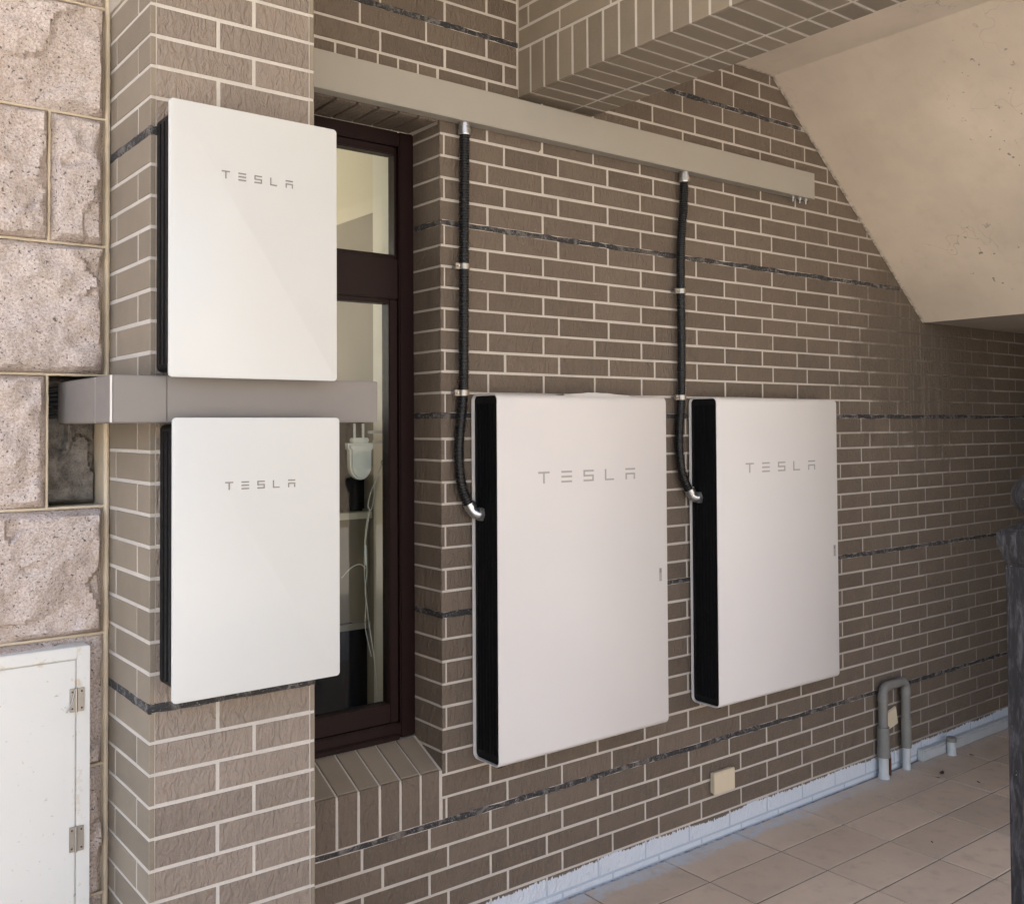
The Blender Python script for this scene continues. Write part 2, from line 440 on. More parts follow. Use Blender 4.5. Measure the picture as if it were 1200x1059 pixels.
# floor tiles, .405 x .205, the course next to the wall is offset
rows = [2.365]
while rows[-1] > -.5: rows.append(rows[-1]-.2035)
tm = {}
def floor_tile(x0, x1, y0, y1):
    w_, d_ = x1-x0-.007, y1-y0-.007
    k = (round(w_, 3), round(d_, 3))
    if k not in tm:
        bm = bmesh.new(); c = .0022; a, b = w_/2, d_/2
        lo = [bm.verts.new((sx*a, sy*b, -.008)) for sx, sy in ((-1, -1), (1, -1), (1, 1), (-1, 1))]
        md = [bm.verts.new((sx*a, sy*b, -c*.5)) for sx, sy in ((-1, -1), (1, -1), (1, 1), (-1, 1))]
        hi = [bm.verts.new((sx*(a-c), sy*(b-c), 0)) for sx, sy in ((-1, -1), (1, -1), (1, 1), (-1, 1))]
        bm.faces.new(hi)
        for i in range(4):
            j = (i+1) % 4; bm.faces.new((lo[i], lo[j], md[j], md[i])); bm.faces.new((md[i], md[j], hi[j], hi[i]))
        me = bpy.data.meshes.new('floor_tile'); bm.to_mesh(me); bm.free(); me.materials.append(M['floor']); tm[k] = me
    o = bpy.data.objects.new('floor_tile', tm[k]); col.objects.link(o); o.parent = bed
    o.location = ((x0+x1)/2, (y0+y1)/2, random.uniform(-.0006, .0006)); o.rotation_euler = (random.gauss(0, .0016), random.gauss(0, .0016), random.gauss(0, .001))
xj = [2.703+.403*k for k in range(-4, 12)]
for k in range(-2, 9):
    x0 = 2.703+.203+.403*k*1.0+.20
    floor_tile(x0-.403, x0, rows[0], DW-.012) if 1.0 < x0 < 6.4 else None
for y1, y0 in zip(rows, rows[1:]):
    for x0, x1 in zip(xj, xj[1:]):
        if x0 > 1.0 and y0 > -.3 and x1 < 6.6 and (y0 > .25*x0-.2): floor_tile(x0, x1, y0, y1)

# ------------------------------------------------------------------ brick wall
wall = thing('brick_wall', 'long brown brick tiled wall behind the two deep battery units', 'wall', (1.726, DW, 0))
def world_child(o, root):
    o.parent = root; o.matrix_parent_inverse = Matrix.Translation(-Vector(root.location)); return o
WR = Vector(wall.location)
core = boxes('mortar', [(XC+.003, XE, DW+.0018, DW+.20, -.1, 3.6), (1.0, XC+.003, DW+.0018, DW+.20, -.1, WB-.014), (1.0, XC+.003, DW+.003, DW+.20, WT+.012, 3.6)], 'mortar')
world_child(core, wall)
PWR = [(1.84, 2.59, .56, 1.71), (2.86, 3.617, .56, 1.71)]
cand = []
def row_iter():
    idx = 0
    for i in range(len(DARK)-1):
        p = (DARK[i]-DARK[i+1]-EX)/9
        for r in range(9):
            z1 = DARK[i]-EX/2-r*p; yield idx, z1, z1-p; idx += 1
for idx, z1, z0 in row_iter():
    if z1 < 0 or z0 > 3.4: continue
    A = (idx % 2 == 1)                          # checked on the photograph: the course above the 2.256 joint is A
    zt, zb = z1-J/2, z0+J/2
    if zt < .010: continue
    zb = max(zb, .001)
    x0 = XA if A else XB
    js = [x0+L*k for k in range(-4, 28)]
    # left limit depends on the window opening
    zm = (zt+zb)/2
    if zm < DARK[5] or zm > WT+.17: left = 1.05; js = [x-(0 if (zm > 1) else 0) for x in js]
    else: left = XC
    segs = []
    if left == XC:
        if A: segs.append((XC, js[4]-J/2))
        else: segs += [(XC+.012+.007, js[4]-J/2)]
        js2 = js[4:]
    else:
        js2 = [left]+[x for x in js if x > left+.05]
        js2[0] = left-J/2
    for a, b in zip(js2, js2[1:]): segs.append((a+J/2, b-J/2))
    for a, b in segs:
        if b <= left or a > XE: continue
        b = min(b, XE)
        sz = max(slab_z(a), slab_z(b))
        if sz < zb-.02: continue
        if 2.041-.01 < a and b < 2.385 and zb > 2.72: continue        # swallowed by the beam
        if a < 2.041 < b and zb > 2.72: b = 2.041-.004
        if a < 2.385 < b and zb > 2.72: a = 2.385+.002
        c = ((a+b)/2, DW, zm); pr = project(c); area = 0
        if pr and -10 < pr[0] < 1210 and -10 < pr[1] < 1069 and a > 1.25:
            hid = any(m0+.05 < c[0]*.943+.0 < m1 and q0 < c[2] < q1 for m0, m1, q0, q1 in ())
            # sight line against the two battery fronts
            t = 2.445/DW; hx = c[0]*t; hz = CAM.z+(c[2]-CAM.z)*t
            if any(m0+.03 < hx < m1-.03 and q0+.02 < hz < q1-.02 for m0, m1, q0, q1 in PWR): hid = True
            if not hid: area = (b-a)*(zt-zb)*(DW/Vector((c[0], c[1], c[2]-CAM.z)).length)/pr[2]**2
        cand.append((area, (a+b)/2, zm, b-a, zt-zb))
cand.sort(key=lambda q: -q[0])
for area, x, z, w_, h_ in cand[:300]:
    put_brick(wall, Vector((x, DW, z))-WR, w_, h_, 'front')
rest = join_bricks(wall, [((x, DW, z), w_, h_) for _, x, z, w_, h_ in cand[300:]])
rest.matrix_parent_inverse = Matrix.Translation(-WR)
# reveal tiles (one per course) on the right side of the window, their ends show on the wall face
for idx, z1, z0 in row_iter():
    A = (idx % 2 == 1); zt, zb = z1-J/2, z0+J/2; zm = (zt+zb)/2
    if zb > WT-.02 or zt < WB+.015: continue
    zt = min(zt, WT-.002)
    y0 = DW+(.0135 if A else 0); y1 = DW+.165
    put_brick(wall, Vector((XC, (y0+y1)/2, (zt+zb)/2))-WR, y1-y0, zt-zb, 'left')
for idx, z1, z0 in row_iter():                   # ends of the reveal tiles beside the sill
    zt, zb = z1-J/2, z0+J/2
    if idx % 2 == 0 and DARK[5] < zb and zt < WB+.02:
        put_brick(wall, Vector((XC+.0065, DW, (zt+zb)/2))-WR, .011, zt-zb, 'front')
# header course above the window and soldier sill below
hx = [1.36-.0717*k for k in range(3, 0, -1)]+[1.36+.0717*k for k in range(6)]
for a, b in zip(hx, hx[1:]):
    put_brick(wall, Vector(((a+b)/2, DW, (WT+2.742)/2))-WR, b-a-J, 2.742-WT-.002, 'front')
    put_brick(wall, Vector(((a+b)/2, DW+.090, WT))-WR, b-a-J, .150, 'down')
slope = math.atan2(.612-WB, .152)
for a, b in zip(hx, hx[1:]):
    put_brick(wall, Vector(((a+b)/2, DW, (WB+DARK[5]+.01)/2))-WR, b-a-J, WB-DARK[5]-.012, 'front')
    put_brick(wall, Vector(((a+b)/2, DW+.078, (.612+WB)/2+.001))-WR, b-a-J, .160, 'top', 'brick_smooth', rot=(-math.pi/2+slope, 0, 0))
bm = bmesh.new()                                # sloping mortar bed of the sill
pr_ = [(DW+.003, WB-.014), (DW+.003, WB-.004), (DW+.16, .608), (DW+.20, .608), (DW+.20, WB-.014)]
ra = [bm.verts.new((1.0, y, z)) for y, z in pr_]; rb = [bm.verts.new((XC+.002, y, z)) for y, z in pr_]
for i in range(5): bm.faces.new((ra[i], ra[(i+1) % 5], rb[(i+1) % 5], rb[i]))
bm.faces.new(ra[::-1]); bm.faces.new(rb)
world_child(obj('sill_bed', bm, 'mortar'), wall)
for z in DARK[1:6]:
    a = 1.05 if (z > 2.8 or z < .4) else XC+.001
    segs = [(a, XE)] if z < 2.8 else [(1.05, 2.041), (2.385, 3.9)]
    for a_, b_ in segs:
        zz = z
        lim = b_
        while slab_z(lim) < z+.012 and lim > a_: lim -= .01
        fd = (lambda x: max(.45, min(1.0, 1.25-(x-3.4)*.22))) if z < 2.3 else None
        world_child(sealant(wall, (a_, DW), (lim, DW), zz, fade=fd), wall)
    if z < 2.5 and z > .5: world_child(sealant(wall, (XC, DW-.001), (XC, DW+.16), z, axis='y'), wall)
world_child(boxes('painted_skirting', [(4.45, XE, DW-.038, DW-.001, -.002, .052)], 'pvc_white', bev=.006), wall)

# ------------------------------------------------------------------ pillar
pil = thing('brick_pillar', 'brown brick tiled pillar carrying the two flat white glass panels', 'pillar', (.689, DP, 0))
PR = Vector(pil.location); PL, PRT = .6894, 1.0824
P1, P2 = .8426, .9284
world_child(boxes('mortar', [(PL+.0018, PRT-.0018, DP+.0018, DW+.19, -.1, 3.5)], 'mortar'), pil)
PD = [3.514, 2.887, 2.260, 1.6325, 1.005, .378, -.249]
k = 0
for i in range(len(PD)-1):
    p = (PD[i]-PD[i+1]-EX)/9
    for r in range(9):
        z1 = PD[i]-EX/2-r*p; zt, zb = z1-J/2, z1-p+J/2; k += 1
        if zt < .02 or zb > 3.3: continue
        zb = max(zb, .002); h = zt-zb; zm = (zt+zb)/2
        one = (k % 2 == 1)
        pj = P1 if one else P2
        put_brick(pil, Vector(((PL+.0145+pj-J/2)/2, DP, zm))-PR, pj-J/2-PL-.0145, h, 'front', 'brick_pillar')
        put_brick(pil, Vector(((PRT-.0145+pj+J/2)/2, DP, zm))-PR, PRT-.0145-pj-J/2, h, 'front', 'brick_pillar')
        sj = 2.418 if one else 2.258
        if zb < 2.60:
            for a, b in ((DP, sj-.003), (sj+.003, DS+.03)):
                put_brick(pil, Vector((PL, (a+b)/2, zm))-PR, b-a, h, 'left', 'brick_smooth')
        sj2 = 2.33 if one else 2.25
        for a, b in ((DP, sj2-.003), (sj2+.003, DW+.01)):
            put_brick(pil, Vector((PRT, (a+b)/2, zm))-PR, b-a, h, 'right', 'brick_smooth')
for z in PD[1:6]:
    world_child(sealant(pil, (PL-.001, DP), (PRT, DP), z, half=.0102, rag=.08), pil)
    world_child(sealant(pil, (PL, DP-.001), (PL, DS+.02), z, half=.0102, axis='y', rag=.08), pil)
world_child(boxes('plaster_band', [(PL-.004, PL+.006, DP+.012, DS+.03, 2.612, 3.5)], 'plaster_grey'), pil)

# ------------------------------------------------------------------ beam
BX0, BX1, BZ = 2.041, 2.385, 2.713
beam = thing('brick_beam', 'brick tiled ceiling beam running out from the wall above the trunking', 'beam', (BX0, DW, BZ))
BR = Vector(beam.location); BY0 = -.3
world_child(boxes('mortar', [(BX0+.0018, BX1-.0018, BY0, DW+.003, BZ+.0018, 3.6)], 'mortar'), beam)
ZS = 2.873
pit = .0700; n = 0; y = DW-.002
while y > .40:
    a, b = y-pit+.0082, y
    put_brick(beam, Vector((BX0, (a+b)/2, (BZ+ZS-.004)/2))-BR, b-a, ZS-.004-BZ, 'left', 'brick_smooth')
    put_brick(beam, Vector(((BX0+2.277)/2-.001+.006, (a+b)/2, BZ))-BR, 2.277-.005-BX0-.012, b-a, 'down', 'brick_smooth')
    put_brick(beam, Vector(((BX1+2.277)/2+.002, (a+b)/2, BZ))-BR, BX1-2.277-.009, b-a, 'down', 'brick_smooth')
    y -= pit
for r in range(9):
    zb = ZS+.004+r*.0692; zt = zb+.0692-J
    if zt > 3.5: break
    off = 2.375 if r % 2 == 0 else 2.535
    ys = [DW-.002]+[off-.235*k for k in range(9)]
    for b, a in zip(ys, ys[1:]):
        put_brick(beam, Vector((BX0, (a+b)/2, (zb+zt)/2))-BR, b-a-J+.001, zt-zb, 'left', 'brick_smooth')

# ------------------------------------------------------------------ stair slab, ceilings, surroundings
slab = thing('stair_slab', 'sloping beige plastered underside of the stair at upper right', 'stair', (3.4, DW, CEIL))
bm = bmesh.new(); T = .2
def prism(bm, prof, y0, y1):
    a = [bm.verts.new((x, y0, z)) for x, z in prof]; b = [bm.verts.new((x, y1, z)) for x, z in prof]
    n = len(prof)
    for i in range(n): bm.faces.new((a[i], a[(i+1) % n], b[(i+1) % n], b[i]))
    bm.faces.new(a[::-1]); bm.faces.new(b)
lowp = SLAB[1:3]
prism(bm, lowp+[(4.70, 2.34), (3.5, CEIL+.25)], .9, DW-.0015)
world_child(obj('soffit', bm, 'plaster'), slab)
world_child(boxes('ceiling_strip', [(BX1, 3.40, .9, DW-.0015, CEIL, CEIL+.25)], 'plaster'), slab)
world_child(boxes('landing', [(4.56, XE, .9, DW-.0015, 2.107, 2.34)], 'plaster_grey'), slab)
tag(boxes('ceiling', [(-.1, BX0+.0, -1.0, DW+.2, 3.42, 3.65), (BX0, XE, -.3, DW+.2, 3.60, 3.85), (BX1, XE, -.3, .899, CEIL+.002, 3.3)], 'plaster'), kind='structure')
tag(boxes('upper_wall', [(-4.5, XE, DW+.001, DW+.2, 3.86, 4.6)], 'plaster'), kind='structure')
tag(boxes('added_end_wall', [(XE-.9, XE-.7, -.9, DW-.002, -.01, 3.6)], 'plaster_grey'), kind='structure')  # out of view, added to keep the right end dark
tag(boxes('side_wall', [(4.3, XE-.9, .70, .90, -.01, 3.6)], 'plaster_grey'), kind='structure')  # out of view, added to block light from the right-hand stretch of wall

hb = thing('added_house', 'unseen plain house across the yard, added for reflections and bounced light', 'house', (2, -9, 0))  # out of view, added for the pane reflection and warm bounce
world_child(boxes('wall', [(-14, 4.2, -9.4, -9, -.01, 3.4)], 'house_grey'), hb)
world_child(boxes('added_wing', [(4.2, 18, -9.4, -8.8, -.01, 6.0)], 'house_brown'), hb)  # tall dark volume added to replace sky in the pane's reflection
for k in range(3): world_child(boxes('window', [(-11+4.6*k, -9.6+4.6*k, -8.998, -8.95, 1.0, 2.3)], 'room_dark'), hb)
# ------------------------------------------------------------------ stone wall
sw = thing('stone_wall', 'rough split pink granite block wall left of the pillar', 'wall', (0, DS, 0))
SWR = Vector(sw.location)
HX0, HX1, HZ0, HZ1 = .551, .683, 1.425, 1.737
world_child(boxes('mortar', [(-2.5, HX0, DS+.012, DS+.30, -.1, 3.5), (HX1, PL-.004, DS+.006, DS+.30, -.1, 3.5),
                             (HX0, HX1, DS+.012, DS+.30, -.1, HZ0), (HX0, HX1, DS+.012, DS+.30, HZ1, 3.5), (HX0, HX1, DS+.14, DS+.30, HZ0, HZ1)], 'pointing'), sw)
def rough_stone(x0, x1, z0, z1, seed, amp=.038, base=DS, mat='granite', name='stone', step=.0075, edge=.03):
    nx = max(6, int((x1-x0)/step)); nz = max(6, int((z1-z0)/step)); V = []; F = []
    cx, cz = (x0+x1)/2, (z0+z1)/2
    for j in range(nz+1):
        for i in range(nx+1):
            x = x0+(x1-x0)*i/nx; z = z0+(z1-z0)*j/nz
            e = min(x-x0, x1-x, z-z0, z1-z); p = Vector((x*6+seed*3.1, seed*1.7, z*6))
            f = mnoise.multi_fractal(p*1.3, .9, 2.1, 4)-.9
            vv_ = mnoise.voronoi(Vector((x*7+seed*2.0+.8*mnoise.noise(p), seed, z*6+.8*mnoise.noise(p+Vector((9, 0, 0))))), distance_metric='DISTANCE'); c = vv_[0]
            fac = (c[1]-c[0])
            chip = mnoise.noise(Vector((x*55, z*55, seed)))
            cid = vv_[1][0]; tv = mnoise.random_unit_vector() if False else mnoise.noise_vector(cid*3.7+Vector((seed, 0, 0)))
            px_, pz_ = (x*7+seed*2.0)-cid.x, (z*6)-cid.z
            plane = max(-1.0, min(1.0, 1.5*tv.x*px_+1.5*tv.z*pz_+.9*tv.y))
            h = min(.036, amp*(.5+.6*f+.46*plane+.2*min(fac, .6)))+.0022*chip
            k = min(1, e/(edge*(.42+.5*mnoise.noise(Vector((x*14, z*14, seed*2.3)))+.1))) if edge > .02 else min(1, e/edge); k = max(0, k); k = k*k*(3-2*k)
            y = base+.004-max(-.004, h)*k*1.0-.002*k
            jx = .0025*mnoise.noise(Vector((z*40, seed, 3))) if i in (0, nx) else 0
            V.append((x+jx-cx, y-base, z-cz))
    for j in range(nz):
        for i in range(nx):
            a = j*(nx+1)+i; F.append((a, a+1, a+nx+2, a+nx+1))
    # sides running back into the wall
    def skirt(ids):
        b = len(V)
        for q in ids: V.append((V[q][0], .03, V[q][2]))
        for k2 in range(len(ids)-1): F.append((ids[k2+1], ids[k2], b+k2, b+k2+1))
    bot = list(range(nx+1)); top = [nz*(nx+1)+i for i in range(nx+1)]; lef = [j*(nx+1) for j in range(nz+1)]; rig = [j*(nx+1)+nx for j in range(nz+1)]
    skirt(bot); skirt(top[::-1]); skirt(lef[::-1]); skirt(rig)
    me = bpy.data.meshes.new(name); me.from_pydata(V, [], F)
    o = link(name, me, mat, sw, smooth=True); me.set_sharp_from_angle(angle=R(40)); o.location = Vector((cx, base, cz))-SWR
    return o
SZ = [3.2, 2.93, 2.622, 2.354, 2.046, 1.737, 1.425, 1.124, .815, .512, .2, .0]
PT = .0035
XR = .677
pts_v = []
sd_ = 1
for r, (z1, z0) in enumerate(zip(SZ, SZ[1:])):
    if r == 3: xs = [XR, .553, .20, -.2, -.6, -1.0]
    elif r == 5: xs = [HX0, .12, -.3, -.7, -1.0]
    elif r % 2: xs = [XR, .30, -.1, -.5, -1.0]
    else: xs = [XR, .37, .0, -.4, -1.0]
    for b, a in zip(xs, xs[1:]):
        sd_ += 1
        rough_stone(a+PT, b-PT, z0+PT, z1-PT, sd_*1.37, step=.0075 if b > .3 else .02)
        pts_v.append((a, z0, z1))
def bead(p, q, rad=.0034):
    bm = bmesh.new(); p, q = Vector(p), Vector(q); n = max(3, int((q-p).length/.012)); pp = []
    for i in range(n+1):
        t = p.lerp(q, i/n); s = t.x*50+t.z*50
        pp.append(t+Vector((.0012*mnoise.noise((s, 0, 1)), .001*mnoise.noise((s, 4, 1)), .0012*mnoise.noise((s, 2, 7)))))
    tube(bm, pp, [rad*(1+.18*mnoise.noise((u.x*60, u.z*60, 2))) for u in pp], 8)
    o = obj('pointing', bm, 'pointing', None, smooth=True); world_child(o, sw)
for z in SZ[1:-1]: bead((-1.0, DS+.0015, z), (XR+.004, DS+.0015, z)) if not (HZ0-.01 < z < HZ1+.01) else (bead((-1.0, DS+.0015, z), (XR+.004, DS+.0015, z)))
for a, z0, z1 in pts_v: bead((a, DS+.0015, z0), (a, DS+.0015, z1))
bead((HX0, DS+.0015, HZ0), (HX0, DS+.0015, HZ1), .003)
# broad fillet between stone and pillar
bm = bmesh.new(); pp = [Vector((.6835, DS+.001, -.02+.012*i)) for i in range(286)]
tube(bm, [p+Vector((.0008*mnoise.noise((p.z*40, 1, 0)), .001*mnoise.noise((p.z*40, 5, 0)), 0)) for p in pp], [.0062*(1+.15*mnoise.noise((p.z*30, 0, 9))) for p in pp], 8)
world_child(obj('corner_fillet', bm, 'pointing', smooth=True), sw)
rough_stone(HX0+.001, HX1+.003, HZ0+.002, HZ1-.002, 77, amp=.05, base=DS+.105, mat='concrete', name='broken_backing', step=.005, edge=.012)

# ------------------------------------------------------------------ window
win = thing('window', 'narrow dark brown framed window in the recess beside the pillar', 'window', (1.4, DW+.155, .6))
def wc(o): return world_child(o, win)
FY, FX1 = DW+.152, XC-.002
Z0, Z1 = .614, WT-.004
fr = wc(boxes('frame', [(1.12, 1.18, FY, FY+.07, Z0, Z1), (1.668, FX1, FY, FY+.07, Z0, Z1), (1.18, 1.668, FY, FY+.07, Z1-.048, Z1), (1.18, 1.668, FY, FY+.07, Z0, Z0+.05)], 'brown_frame', bev=.004))
wc(boxes('transom', [(1.181, 1.667, FY+.006, FY+.066, 2.022, 2.155)], 'brown_frame', bev=.004))
up_s = wc(boxes('upper_sash', [(1.182, 1.205, FY+.012, FY+.055, 2.156, Z1-.049), (1.658, 1.666, FY+.012, FY+.055, 2.156, Z1-.049), (1.205, 1.658, FY+.012, FY+.055, Z1-.075, Z1-.049), (1.205, 1.658, FY+.012, FY+.055, 2.156, 2.168)], 'brown_frame', bev=.003))
lo_s = wc(boxes('lower_sash', [(1.182, 1.235, FY+.010, FY+.057, Z0+.051, 2.021), (1.634, 1.666, FY+.010, FY+.057, Z0+.051, 2.021), (1.235, 1.634, FY+.010, FY+.057, 2.008, 2.021), (1.235, 1.634, FY+.010, FY+.057, Z0+.051, Z0+.112)], 'brown_frame', bev=.003))
for nm, par, zz0, zz1, xx1 in (('pane', up_s, 2.166, Z1-.073, 1.660), ('pane', lo_s, Z0+.110, 2.010, 1.636)):
    g_ = boxes(nm, [(1.20, xx1, FY+.030, FY+.034, zz0, zz1)], 'glass'); g_.parent = par
wc(boxes('drip_bead', [(1.19, 1.66, FY-.012, FY-.001, Z0-.002, Z0+.016)], 'brown_frame', bev=.004))

# room behind the window: walls, ceiling, floor, and an unseen rear opening added to light it
room = thing('room', 'cream painted room seen through the window panes', 'room', (1.0, 2.95, 0))
def rc(o): return world_child(o, room)
rc(boxes('window_reveal', [(XC-.010, XC+.03, FY+.071, 3.0, .45, 2.75)], 'room_white'))
rc(boxes('side_wall', [(1.752, 1.95, 3.0, 4.75, 2.37, 2.9)], 'room_cream'))
rc(boxes('lower_side_wall', [(1.750, 1.95, 3.0, 4.75, -.02, 2.37)], 'room_grey'))
rc(boxes('ceiling', [(-1.6, 1.75, FY+.09, 4.75, 2.72, 2.9)], 'room_cream'))
rc(boxes('left_wall', [(-1.8, -1.6, DW+.201, 4.75, -.02, 2.9)], 'room_cream'))
rc(boxes('floor', [(-1.6, 1.75, DW+.201, 4.75, -.02, .02)], 'room_tan'))
rc(boxes('front_wall', [(-1.6, 1.0, DW+.21, 2.99, .02, 2.72), (1.0, 1.716, DW+.21, 2.99, .02, .50), (1.0, 1.716, DW+.21, 2.99, 2.62, 2.72)], 'room_cream'))
rc(boxes('back_wall', [(-1.6, -.4, 4.6, 4.75, .02, 2.72), (1.6, 1.75, 4.6, 4.75, .02, 2.72), (-.4, 1.6, 4.6, 4.75, .02, .8), (-.4, 1.6, 4.6, 4.75, 2.60, 2.72)], 'room_cream'))  # unseen opening left in this wall to let daylight into the room
tag(boxes('roof_over_room', [(-1.9, 2.2, DW+.2, 4.8, 2.93, 3.1)], 'plaster'), kind='structure')
cup = thing('shelf_unit', 'low grey brown shelf unit inside the room below the black appliance', 'shelf', (1.5, 3.1, .02))
world_child(boxes('cabinet_body', [(1.0, 1.745, 3.10, 3.5, .02, .90)], 'room_dark'), cup)
world_child(boxes('door_panel', [(1.0, 1.745, 3.085, 3.10, .93, 1.29)], 'room_tan'), cup)
world_child(boxes('rail', [(1.0, 1.745, 3.07, 3.085, .905, .925)], 'room_grey'), cup)
world_child(boxes('worktop', [(1.0, 1.745, 3.06, 3.5, 1.29, 1.312)], 'room_cream'), cup)
world_child(boxes('back_panel', [(1.0, 1.745, 3.3, 3.32, .93, 1.29)], 'room_tan'), cup)
ap = boxes('appliance', [(1.02, 1.74, 3.10, 3.45, 1.313, 1.665)], 'room_dark', bev=.008); tag(ap, 'black box shaped appliance on the shelf inside the window', 'appliance')

# white plug-in lamp hanging inside the lower pane
PLX, PLY = 1.588, 2.868
plug = thing('plug_lamp', 'white round bottomed plug with upright prongs behind the lower pane', 'plug', (PLX, PLY, 1.5))
bm = bmesh.new()
prof = [(-.047, .058), (.047, .058), (.047, .040), (.040, .034)]+[(.040*math.cos(a), -.012+.05*math.sin(a)) for a in [R(-10-16*k) for k in range(11)]]+[(-.040, .034), (-.047, .040)]
q0 = [bm.verts.new((PLX+x, PLY-.016, 1.5+z)) for x, z in prof]; q1 = [bm.verts.new((PLX+x, PLY+.016, 1.5+z)) for x, z in prof]
for i in range(len(prof)): bm.faces.new((q0[i], q0[(i+1) % len(prof)], q1[(i+1) % len(prof)], q1[i]))
bm.faces.new(q0[::-1]); bm.faces.new(q1)
bmesh.ops.recalc_face_normals(bm, faces=bm.faces[:])
bmesh.ops.bevel(bm, geom=[e for e in bm.edges if abs(e.verts[0].co.y-e.verts[1].co.y) < 1e-5], offset=.007, segments=3, affect='EDGES', clamp_overlap=True)
world_child(obj('body', bm, 'white_plastic', smooth=True), plug)
world_child(boxes('neck', [(PLX-.030, PLX+.030, PLY-.012, PLY+.012, 1.5585, 1.575)], 'white_plastic', bev=.003), plug)
for dx in (-.018, .014): world_child(boxes('prong', [(PLX+dx-.0035, PLX+dx+.0035, PLY-.003, PLY+.003, 1.575, 1.622)], 'white_plastic', bev=.001), plug)
br = thing('wall_bracket', 'small white two bar bracket on the jamb beside the hanging plug', 'bracket', (1.70, 2.87, 1.57))
world_child(boxes('upper_bar', [(1.622, 1.716, 2.862, 2.876, 1.588, 1.598)], 'white_plastic', bev=.002), br)
world_child(boxes('lower_bar', [(1.640, 1.716, 2.862, 2.876, 1.556, 1.566)], 'white_plastic', bev=.002), br)
cd = thing('hanging_cord', 'thin pale knotted cord hanging down inside the window', 'cord', (1.66, 2.85, 1.49))
bm = bmesh.new()
ct = [(1.664, 2.85, 1.489), (1.648, 2.85, 1.455), (1.622, 2.85, 1.40), (1.609, 2.85, 1.354), (1.615, 2.85, 1.335), (1.604, 2.85, 1.27), (1.599, 2.85, 1.221), (1.605, 2.85, 1.138), (1.598, 2.85, 1.083), (1.606, 2.85, 1.02), (1.614, 2.85, .956), (1.630, 2.85, .857), (1.642, 2.85, .73)]
tube(bm, spline(ct, 8), .0016, 6)
world_child(obj('strand', bm, 'cord', smooth=True), cd)
bm = bmesh.new()
ct = [(1.660, 2.853, 1.485), (1.640, 2.853, 1.44), (1.634, 2.853, 1.39), (1.626, 2.853, 1.345), (1.612, 2.853, 1.325), (1.600, 2.853, 1.25), (1.597, 2.853, 1.15), (1.603, 2.853, 1.05), (1.600, 2.853, .96), (1.622, 2.853, .86)]
tube(bm, spline(ct, 8), .0014, 6)
world_child(obj('strand', bm, 'cord', smooth=True), cd)
bm = bmesh.new(); ct = [(1.512, 2.85, 1.127), (1.545, 2.85, 1.155), (1.578, 2.85, 1.165), (1.600, 2.85, 1.15)]
tube(bm, spline(ct, 8), .0014, 6); world_child(obj('strand', bm, 'cord', smooth=True), cd)
bm = bmesh.new(); tube(bm, [(1.670+.010*math.cos(a), 2.85, 1.492+.010*math.sin(a)) for a in [R(30*k) for k in range(9)]], .0022, 6, caps=False)
world_child(obj('ring', bm, 'steel', smooth=True), cd)
bm = bmesh.new(); tube(bm, [(1.599, 2.85, 1.225), (1.600, 2.85, 1.19), (1.6015, 2.85, 1.16)], [.0042, .0046, .0038], 8); world_child(obj('connector', bm, 'white_plastic', smooth=True), cd)

# ------------------------------------------------------------------ lettering
def bars(ch):
    t = .15
    if ch == 'T': return [(-.02, 1.02, .84, 1), (.43, .57, 0, .84)]
    if ch == 'E': return [(0, 1, .84, 1), (0, 1, .42, .58), (0, 1, 0, .16)]
    if ch == 'S': return [(0, 1, .84, 1), (0, .14, .58, .84), (0, 1, .42, .58), (.86, 1, .16, .42), (0, 1, 0, .16)]
    if ch == 'L': return [(0, .14, 0, 1), (.14, .92, 0, .15)]
    return [(0, 1, .84, 1), (0, 1, .42, .58), (0, .14, 0, .42), (.86, 1, 0, .42)]
def lettering(root, x0, x1, z0, z1, y, mat):
    tot = x1-x0; wd = tot*.105; st = (tot-wd)/4
    for i, ch in enumerate('TESLA'):
        bm = bmesh.new()
        for a, b, c, d in bars(ch):
            xx = x0+st*i; box(bm, xx+a*wd, xx+b*wd, y-.0006, y+.001, z0+c*(z1-z0), z0+d*(z1-z0))
        world_child(obj('letter', bm, mat), root)

# ------------------------------------------------------------------ flat glass gateways on the pillar
def rounded_rect(x0, x1, z0, z1, r, n=6):
    o = []
    for cx, cz, a0 in ((x1-r, z1-r, 0), (x0+r, z1-r, 90), (x0+r, z0+r, 180), (x1-r, z0+r, 270)):
        for k in range(n+1): a = R(a0+90*k/n); o.append((cx+r*math.cos(a), cz+r*math.sin(a)))
    return o
def plate(bm, prof, y0, y1, bev):
    """rounded plate in XZ with softened front edge"""
    cx = sum(p[0] for p in prof)/len(prof); cz = sum(p[1] for p in prof)/len(prof)
    def ring(y, ins):
        out = []
        for x, z in prof:
            dx, dz = x-cx, z-cz
            out.append(bm.verts.new((x-math.copysign(min(ins, abs(dx)), dx), y, z-math.copysign(min(ins, abs(dz)), dz))))
        return out
    rs = [ring(y0, bev), ring(y0+bev*.3, bev*.3), ring(y0+bev, 0), ring(y1, 0)]
    n = len(prof)
    for a, b in zip(rs, rs[1:]):
        for i in range(n): bm.faces.new((a[i], a[(i+1) % n], b[(i+1) % n], b[i]))
    bm.faces.new(rs[0]); bm.faces.new(rs[-1][::-1])
